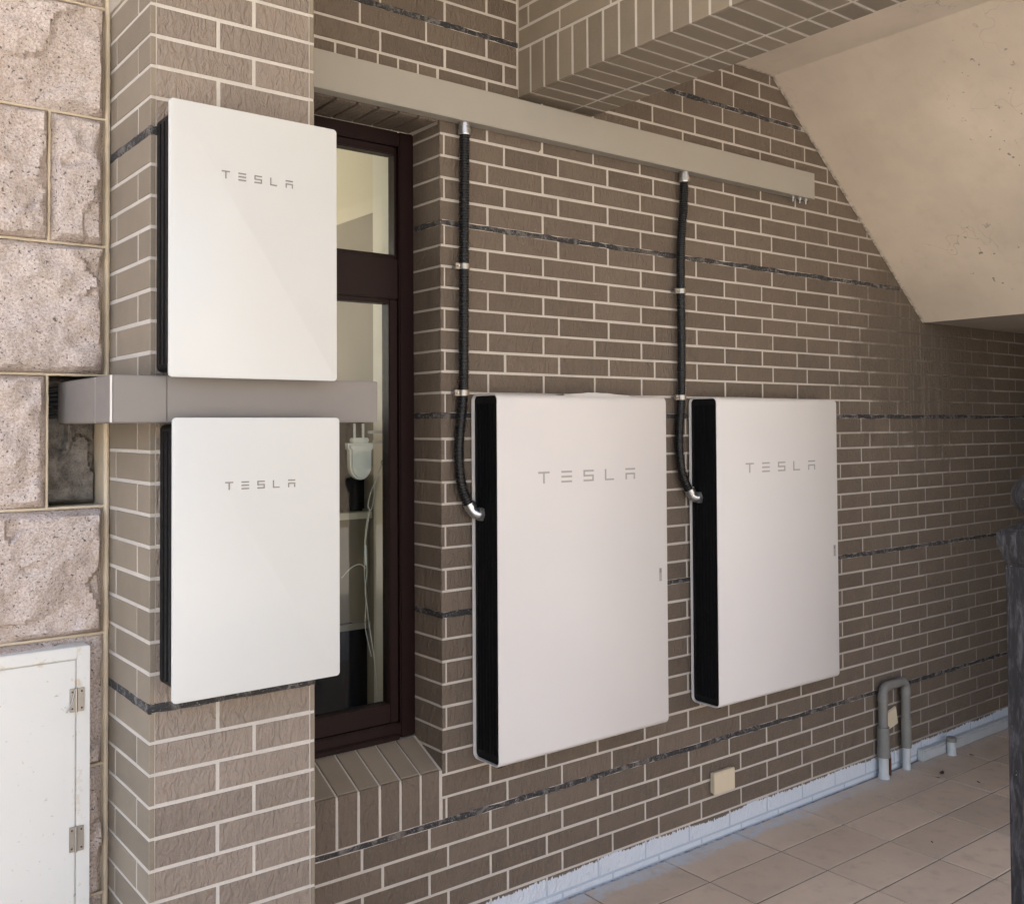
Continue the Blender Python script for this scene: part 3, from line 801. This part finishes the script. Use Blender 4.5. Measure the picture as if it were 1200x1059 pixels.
def gateway(x0, x1, z0, z1, tx0, tx1, tz0, tz1, label):
    t = thing('wall_gateway', label, 'gateway', ((x0+x1)/2, DP, z0), 'flat glass units on the pillar')
    bm = bmesh.new(); plate(bm, rounded_rect(x0, x1, z0, z1, .0085), 2.045, 2.053, .0016)
    f = world_child(obj('glass_front', bm, 'glass_white', smooth=True), t)
    bm = bmesh.new(); plate(bm, rounded_rect(x0+.015, x1-.015, z0+.016, z1-.014, .012), 2.054, 2.1705, .005)
    b = world_child(obj('casing', bm, 'black', smooth=True), t)
    rb = boxes('casing_ribs', [(x0+.0125, x0+.0155, y, y+.006, z0+.03, z1-.03) for y in (2.07, 2.095, 2.12, 2.145)], 'black'); world_child(rb, t)
    lettering(t, tx0, tx1, tz0, tz1, 2.0444, 'logo_dark')
    return t
gateway(.689, 1.075, 1.716, 2.298, .801, .965, 2.1455, 2.1625, 'flat white glass fronted gateway, upper of the two on the pillar')
gateway(.697, 1.081, 1.042, 1.632, .809, .970, 1.4775, 1.4945, 'flat white glass fronted gateway, lower of the two on the pillar')

# ------------------------------------------------------------------ deep battery units on the wall
def yz_round(y0, y1, z0, z1, r, n=6):
    return rounded_rect(y0, y1, z0, z1, r, n)
def battery(x0, x1, z0, z1, tx0, tx1, lx0, lx1, label):
    t = thing('battery_unit', label, 'battery', ((x0+x1)/2, DW, z0), 'deep white battery units on the brick wall')
    yf, yb = 2.445, 2.584
    out = yz_round(yf, yb, z0, z1, .020, 8); th = .0042
    inn = yz_round(yf+th, yb-th, z0+th, z1-th, .016, 8); n = len(out); e = .002
    bm = bmesh.new()
    def ring(prof, x, ins=0):
        return [bm.verts.new((x, y+(ins if y < (yf+yb)/2 else -ins), z+(ins if z < (z0+z1)/2 else -ins))) for y, z in prof]
    rs = [ring(inn, x0+.022), ring(inn, x0+.0004), ring(out, x0, .0012), ring(out, x0+e), ring(out, x1-e), ring(out, x1, .0012), ring(inn, x1-.0004), ring(inn, x1-.022)]
    for a, b in zip(rs, rs[1:]):
        for i in range(n): bm.faces.new((a[i], a[(i+1) % n], b[(i+1) % n], b[i]))
    world_child(obj('shell', bm, 'shell_white', smooth=True), t)
    bm = bmesh.new(); pf = yz_round(yf+th+.0006, yb-th-.0006, z0+th+.0006, z1-th-.0006, .0155, 8)
    a = [bm.verts.new((x0+.011, y, z)) for y, z in pf]; b = [bm.verts.new((x1-.011, y, z)) for y, z in pf]
    for i in range(n): bm.faces.new((a[i], a[(i+1) % n], b[(i+1) % n], b[i]))
    bm.faces.new(a[::-1]); bm.faces.new(b)
    world_child(obj('heat_sink_core', bm, 'black', smooth=True), t)
    for k in range(7):
        y = yf+.018+k*.0165
        world_child(boxes('fin', [(x0+.0065, x0+.0125, y, y+.005, z0+.030, z1-.030)], 'black'), t)
    lettering(t, tx0, tx1, 1.426, 1.464, yf-.0004, 'logo')
    bm = bmesh.new(); box(bm, lx0, lx1, yf-.0008, yf+.001, 1.062, 1.108)
    world_child(obj('status_strip', bm, 'logo'), t)
    bm = bmesh.new(); box(bm, lx0+.002, lx1-.002, yf-.0012, yf-.0009, 1.092, 1.106)
    world_child(obj('status_light', bm, 'logo_dark'), t)
    # foot of the mounting bracket peeping out below, and rail behind
    for za, zb in ((z1-.35, z1-.25), (z0+.15, z0+.2)): world_child(boxes('mounting_rail', [(x0+.12, x1-.12, yb, DW-.001, za, zb)], 'black'), t)
    world_child(boxes('bottom_clip', [(x0+.012, x0+.032, yf+.02, yf+.034, z0-.006, z0+.001)], 'black', bev=.002), t)
    return t
B1 = battery(1.836, 2.588, .558, 1.711, 1.999, 2.430, 2.546, 2.558, 'deep white battery unit on the brick wall, the one next to the window')
B2 = battery(2.859, 3.617, .558, 1.714, 3.024, 3.463, 3.584, 3.598, 'deep white battery unit on the brick wall, the one farther from the window')
# loose protective film curling up along the top of the near unit
bm = bmesh.new(); pr0 = None
for i in range(25):
    x = 2.12+.30*i/24; hgt = .0025+.009*math.sin(math.pi*i/24)**2*(.7+.3*mnoise.noise((i*.4, 1, 1)))
    rg = [bm.verts.new((x, y, z)) for y, z in ((2.452, 1.7075), (2.462, 1.7125+hgt), (2.50, 1.7122+hgt*.6), (2.51, 1.7115))]
    if pr0:
        for k in range(3): bm.faces.new((pr0[k], pr0[k+1], rg[k+1], rg[k]))
    pr0 = rg
world_child(obj('protective_film', bm, 'shell_white', smooth=True), B1)

# ------------------------------------------------------------------ long wall trunking
tr = thing('wall_trunking', 'long beige grey metal trunking fixed high along the brick wall', 'trunking', (1.1, DW, 2.578))
world_child(boxes('channel', [(1.088, 3.622, DW-.046, DW-.002, 2.5785, 2.687)], 'trunk', bev=.0012), tr)
world_child(boxes('lid', [(1.088, 3.6255, DW-.0495, DW-.0462, 2.577, 2.689)], 'trunk', bev=.0012), tr)
for x in (3.503, 3.551, 3.593):
    bm = bmesh.new(); tube(bm, [(x, DW-.026, 2.58), (x, DW-.026, 2.572), (x, DW-.026, 2.5715), (x, DW-.026, 2.556)], [.0075, .0075, .0035, .003], 6); world_child(obj('bolt', bm, 'zinc'), tr)

# trunking between the gateways, turning back along the pillar into the hole
pt = thing('pillar_trunking', 'grey plastic trunking between the two glass panels turning into the stone wall', 'trunking', (.7, DP, 1.62))
TY = 2.100
bm = bmesh.new()
def lprism(bm, prof, z0, z1):
    a = [bm.verts.new((x, y, z0)) for x, y in prof]; b = [bm.verts.new((x, y, z1)) for x, y in prof]
    for i in range(len(prof)): bm.faces.new((a[i], a[(i+1) % len(prof)], b[(i+1) % len(prof)], b[i]))
    bm.faces.new(a[::-1]); bm.faces.new(b)
lprism(bm, [(.590, TY), (1.213, TY), (1.213, DP-.002), (.683, DP-.002), (.683, 2.531), (.590, 2.531)], 1.6215, 1.7205)
world_child(obj('channel', bm, 'trunk_grey', bev=.0015), pt)
world_child(boxes('lid', [(.592, .7005, TY-.003, TY-.0004, 1.6235, 1.7185), (.7025, 1.2115, TY-.003, TY-.0004, 1.6235, 1.7185)], 'trunk_grey', bev=.0008), pt)
world_child(boxes('side_lid', [(.587, .5896, TY+.004, 2.2105, 1.6235, 1.7185), (.587, .5896, 2.2135, 2.529, 1.6235, 1.7185)], 'trunk_grey', bev=.0008), pt)
world_child(boxes('corner_seam', [(.5868, .5905, TY-.0028, TY+.0012, 1.6225, 1.7195)], 'seam'), pt)
world_child(boxes('seam', [(.5876, .5890, 2.2106, 2.2134, 1.6225, 1.7195)], 'seam'), pt)
for i in range(6):
    bm = bmesh.new(); z = 1.64+.0135*i
    tube(bm, spline([(.63, 2.52, z), (.600, 2.548, z+.001), (.572, 2.558, z+.003*math.sin(i)), (.553, 2.562, z+.012*math.sin(i*2)+.004), (.535, 2.568, z+.02)], 6), .0058, 8)
    c_ = obj('cable', bm, 'cable', smooth=True); tag(c_, 'black cable running from the grey trunking into the hole in the stone wall', 'cable', 'black cables in the wall hole')

# ------------------------------------------------------------------ flexible conduits
def conduit(ctrl, top, label, bx, elbow):
    t = thing('flexible_conduit', label, 'conduit', top, 'black corrugated conduits')
    path = resample(spline(ctrl, 24), .0021); r0 = .0155
    bm = bmesh.new(); tube(bm, path, [r0+(.0016 if (i % 4) in (0, 1) else -.0012) for i in range(len(path))], 14)
    world_child(obj('hose', bm, 'black_rib', smooth=True), t)
    x, y, z = ctrl[0]
    bm = bmesh.new(); tube(bm, [(x, y, z+.022), (x, y, z+.0005), (x, y, z), (x, y, z-.014), (x, y, z-.0145), (x, y, z-.018)], [.0190, .0190, .0215, .0215, .0190, .0180], 20); world_child(obj('top_gland', bm, 'zinc', smooth=True), t)
    bm = bmesh.new(); e = [Vector(p) for p in elbow]
    tube(bm, spline(e, 6), .0175, 16); world_child(obj('elbow', bm, 'zinc', smooth=True), t)
    d = (e[-1]-e[-2]).normalized(); bm = bmesh.new(); tube(bm, [e[-1]-d*.010, e[-1]+d*.002], .0235, 6); world_child(obj('lock_nut', bm, 'zinc'), t)
    d = (e[0]-e[1]).normalized(); bm = bmesh.new(); tube(bm, [e[0]-d*.012, e[0]+d*.006], .0205, 16); world_child(obj('collar', bm, 'zinc', smooth=True), t)
    for zc in (2.118, 1.716):
        # clip at the height of the saddle: nearest path point
        q = min(path, key=lambda p: abs(p.z-zc))
        bm = bmesh.new()
        ring = []
        for zz in (-.009, .009):
            for rr in (.0170, .0186):
                ring.append([bm.verts.new((q.x+rr*math.cos(a), q.y+rr*math.sin(a), q.z+zz)) for a in [R(15*k) for k in range(24)]])
        a0, a1, b0, b1 = ring
        for i in range(24):
            j = (i+1) % 24
            bm.faces.new((a1[i], a1[j], b1[j], b1[i])); bm.faces.new((a0[j], a0[i], b0[i], b0[j])); bm.faces.new((b0[i], b1[i], b1[j], b0[j])); bm.faces.new((a0[i], a0[j], a1[j], a1[i]))
        box(bm, q.x-.034, q.x-.0165, q.y-.004, q.y-.0025, q.z-.009, q.z+.009); box(bm, q.x-.034, q.x-.0165, q.y+.0025, q.y+.004, q.z-.009, q.z+.009)
        cl = world_child(obj('clip', bm, 'steel'), t)
        bm = bmesh.new(); tube(bm, [(q.x-.026, q.y-.012, q.z), (q.x-.026, DW-.001, q.z)], .003, 8); b_ = obj('clip_bolt', bm, 'zinc'); b_.parent = cl
    return t
YC = DW-.027
conduit([(1.803, YC, 2.556), (1.801, YC, 2.40), (1.798, YC, 2.118), (1.796, YC, 1.90), (1.793, YC, 1.72), (1.780, YC, 1.60), (1.775, YC, 1.52), (1.782, YC-.003, 1.43), (1.802, YC-.008, 1.372), (1.812, YC-.011, 1.354)], (1.803, DW, 2.556),
        'black corrugated conduit dropping from the trunking to the battery unit next to the window', 1.836,
        [(1.808, YC-.010, 1.362), (1.818, YC-.014, 1.342), (1.832, YC-.020, 1.333), (1.846, YC-.024, 1.332)])
conduit([(2.828, YC, 2.556), (2.822, YC, 2.45), (2.806, YC, 2.30), (2.803, YC, 2.118), (2.804, YC, 1.90), (2.800, YC, 1.72), (2.788, YC, 1.60), (2.786, YC, 1.52), (2.797, YC-.003, 1.43), (2.823, YC-.008, 1.372), (2.835, YC-.011, 1.354)], (2.828, DW, 2.556),
        'black corrugated conduit dropping from the trunking to the battery unit farther from the window', 2.859,
        [(2.831, YC-.010, 1.362), (2.841, YC-.014, 1.342), (2.855, YC-.020, 1.335), (2.869, YC-.026, 1.336)])

# ------------------------------------------------------------------ cover plates on the wall
s1 = thing('socket_box', 'cream cover box on the brick wall below the two battery units', 'socket', (3.03, DW, .22))
world_child(boxes('back_box', [(2.970, 3.085, DW-.018, DW-.001, .184, .262)], 'cream_plastic', bev=.003), s1)
world_child(boxes('cover', [(2.966, 3.089, DW-.027, DW-.0185, .181, .265)], 'cream_plastic', bev=.003), s1)
s2 = thing('socket_plate', 'tilted cream cover plate on the wall behind the upturned pipe', 'socket', (4.22, DW, .24))
bm = bmesh.new(); box(bm, -.052, .052, -.012, -.001, -.042, .042); o = obj('cover', bm, 'cream_plastic', s2, bev=.003); o.rotation_euler = (0, R(-12), 0)

# ------------------------------------------------------------------ pipes
pp_ = thing('pipe_loop', 'grey plastic pipe bent into an upturned loop at the wall foot', 'pipe', (4.1, 2.555, 0))
PX0, PX1, PY, PZ, rr = 4.112, 4.302, 2.556, .420, .0205
bm = bmesh.new()
arc = [(PX0, PY, .10), (PX0, PY, PZ-.05)]+[(PX0+.035-.035*math.cos(a), PY, PZ-.045+.035*math.sin(a)) for a in [R(15*k) for k in range(1, 7)]]
arc2 = [(PX1-.035+.035*math.sin(a), PY, PZ-.045+.035*math.cos(a)) for a in [R(15*k) for k in range(0, 7)]]+[(PX1, PY, .10)]
tube(bm, [Vector(p) for p in arc+arc2], rr, 16); world_child(obj('loop', bm, 'pvc', smooth=True), pp_)
bm = bmesh.new(); tube(bm, [(PX0, PY, -.002), (PX0, PY, .02), (PX0, PY, .10)], [.028, .022, .0215], 16); world_child(obj('foot', bm, 'pvc_white', smooth=True), pp_)
bm = bmesh.new(); tube(bm, [(PX1, PY, -.002), (PX1, PY, .10)], .0185, 16); world_child(obj('foot', bm, 'pvc_white', smooth=True), pp_)
bm = bmesh.new(); tube(bm, [(PX0, PY, .095), (PX0, PY, .0955), (PX0, PY, .135), (PX0, PY, .1352), (PX0, PY, .19), (PX0, PY, .23), (PX0, PY, .231)], [.021, .0300, .0300, .0275, .0275, .0265, .021], 18); world_child(obj('coupling', bm, 'pvc', smooth=True), pp_)
for (cx, z0_, z1_) in ((PX0, PZ-.075, PZ-.04), (PX1, PZ-.075, PZ-.04), (PX1, .10, .235)):
    bm = bmesh.new(); tube(bm, [(cx, PY, z0_), (cx, PY, z0_+.0005), (cx, PY, z1_), (cx, PY, z1_+.0005)], [rr, rr+.003, rr+.003, rr], 18); world_child(obj('socket_collar', bm, 'pvc', smooth=True), pp_)
bm = bmesh.new(); tube(bm, spline([(PX0+.024, PY+.005, .135), (PX0+.05, PY+.004, .10), (PX0+.058, PY+.004, .06), (PX0+.05, PY, .0)], 6), .0065, 8); world_child(obj('rusty_strap', bm, 'rust', smooth=True), pp_)
st = thing('pipe_stub', 'short capped pipe stub standing on the floor right of the pipe loop', 'pipe', (4.66, 2.53, 0))
bm = bmesh.new(); tube(bm, [(4.66, 2.53, -.002), (4.66, 2.53, .01), (4.66, 2.53, .062), (4.66, 2.53, .063)], [.024, .0205, .0205, .018], 16); world_child(obj('stub', bm, 'pvc_white', smooth=True), st)
bm = bmesh.new(); tube(bm, [(4.66, 2.53, .0625), (4.66, 2.53, .063), (4.66, 2.53, .080), (4.66, 2.53, .083)], [.020, .024, .024, .021], 16); world_child(obj('cap', bm, 'pvc', smooth=True), st)

# ------------------------------------------------------------------ white cabinet on the stone wall
cb = thing('meter_cabinet', 'chipped white metal cabinet on the stone wall at lower left', 'cabinet', (.3, DS, .1))
CY, CX1, CZ1 = 2.420, .634, 1.109
world_child(boxes('carcass', [(-.35, CX1, CY+.004, DS+.012, .06, CZ1)], 'cabinet', bev=.002), cb)
world_child(boxes('frame', [(.6045, CX1, CY-.002, CY+.0035, .06, CZ1), (-.35, .6045, CY-.002, CY+.0035, 1.0825, CZ1)], 'cabinet', bev=.0012), cb)
dr = world_child(boxes('door', [(-.33, .6015, CY-.0015, CY+.0035, .08, 1.0795)], 'cabinet', bev=.0012), cb)
for k, (z0_, z1_) in enumerate(((.962, 1.016), (.645, .702))):
    h = world_child(boxes('hinge', [(.589, .6018, CY-.005, CY-.002, z0_, z1_), (.6042, .6205, CY-.005, CY-.0022, z0_, z1_)], 'steel', bev=.0008), cb)
    bm = bmesh.new(); tube(bm, [(.603, CY-.006, z0_), (.603, CY-.006, z1_)], .0032, 8); q = obj('hinge_pin', bm, 'steel', smooth=True); q.parent = h
    for sx, sz in ((.5945, z0_+.008), (.5945, z1_-.008), (.615, z0_+.008), (.615, z1_-.008)):
        bm = bmesh.new(); tube(bm, [(sx, CY-.0045, sz), (sx, CY-.0065, sz)], [.0026, .0016], 8); q = obj('screw', bm, 'rust'); q.parent = h
bm = bmesh.new(); tube(bm, [(.600, CY-.008, 1.013), (.592, CY-.011, .985), (.580, CY-.012, .965)], .0018, 6); q = obj('bent_wire', bm, 'steel', smooth=True); world_child(q, cb)

# ------------------------------------------------------------------ newel post
NX, NY = 2.470, 1.120
nw = thing('newel_post', 'weathered black newel post with a ball top at the right edge', 'post', (NX, NY, 0))
def sq_rings(bm, prof):
    rs = [[bm.verts.new((sx*h, sy*h, z)) for sx, sy in ((-1, -1), (1, -1), (1, 1), (-1, 1))] for h, z in prof]
    for a, b in zip(rs, rs[1:]):
        for i in range(4): bm.faces.new((a[i], a[(i+1) % 4], b[(i+1) % 4], b[i]))
    bm.faces.new(rs[0][::-1]); bm.faces.new(rs[-1])
bm = bmesh.new(); sq_rings(bm, [(.052, 0), (.052, 1.27)])
obj('shaft', bm, 'post', nw, bev=.006)
bm = bmesh.new(); sq_rings(bm, [(.051, 1.271), (.056, 1.285), (.062, 1.31), (.066, 1.325), (.066, 1.345), (.060, 1.352), (.030, 1.368)])
obj('cap', bm, 'post', nw, bev=.003)
bm = bmesh.new(); tube(bm, [(0, 0, 1.366), (0, 0, 1.374), (0, 0, 1.384), (0, 0, 1.392)]+[(0, 0, 1.436-.053*math.cos(R(a))) for a in range(32, 181, 12)], [.034, .030, .024, .024]+[max(.001, .053*math.sin(R(a))) for a in range(32, 181, 12)], 24)
obj('ball_finial', bm, 'post', nw, smooth=True)
bm = bmesh.new(); sq_rings(bm, [(.075, 0), (.075, .10), (.056, .125)]); obj('plinth', bm, 'post', nw, bev=.004)

# ------------------------------------------------------------------ litter
for (x, y, a, s_) in ((4.369, 2.42, .3, .022), (4.383, 2.256, 1.2, .012), (4.717, 2.46, 2.0, .014), (4.30, 2.40, 2.6, .010), (3.62, 2.05, .9, .008)):
    bm = bmesh.new(); pf = [(-1, 0, .1), (-.5, .38, .35), (.2, .42, .2), (1, .05, .5), (.3, -.36, .3), (-.5, -.4, .1)]
    vs_ = [bm.verts.new((px*s_, py*s_, pz*s_*.6+.001)) for px, py, pz in pf]; m_ = bm.verts.new((0, 0, .0012))
    for i in range(6): bm.faces.new((vs_[i], vs_[(i+1) % 6], m_))
    ex = bmesh.ops.extrude_face_region(bm, geom=bm.faces[:]); bmesh.ops.translate(bm, vec=(0, 0, .0008), verts=[g for g in ex['geom'] if isinstance(g, bmesh.types.BMVert)])
    o = obj('dry_leaf', bm, 'leaf'); o.location = (x, y, .001); o.rotation_euler = (0, 0, a)
    tag(o, 'tiny dark dry leaf scrap on the beige floor tiles', 'leaf', 'leaf scraps on the floor')
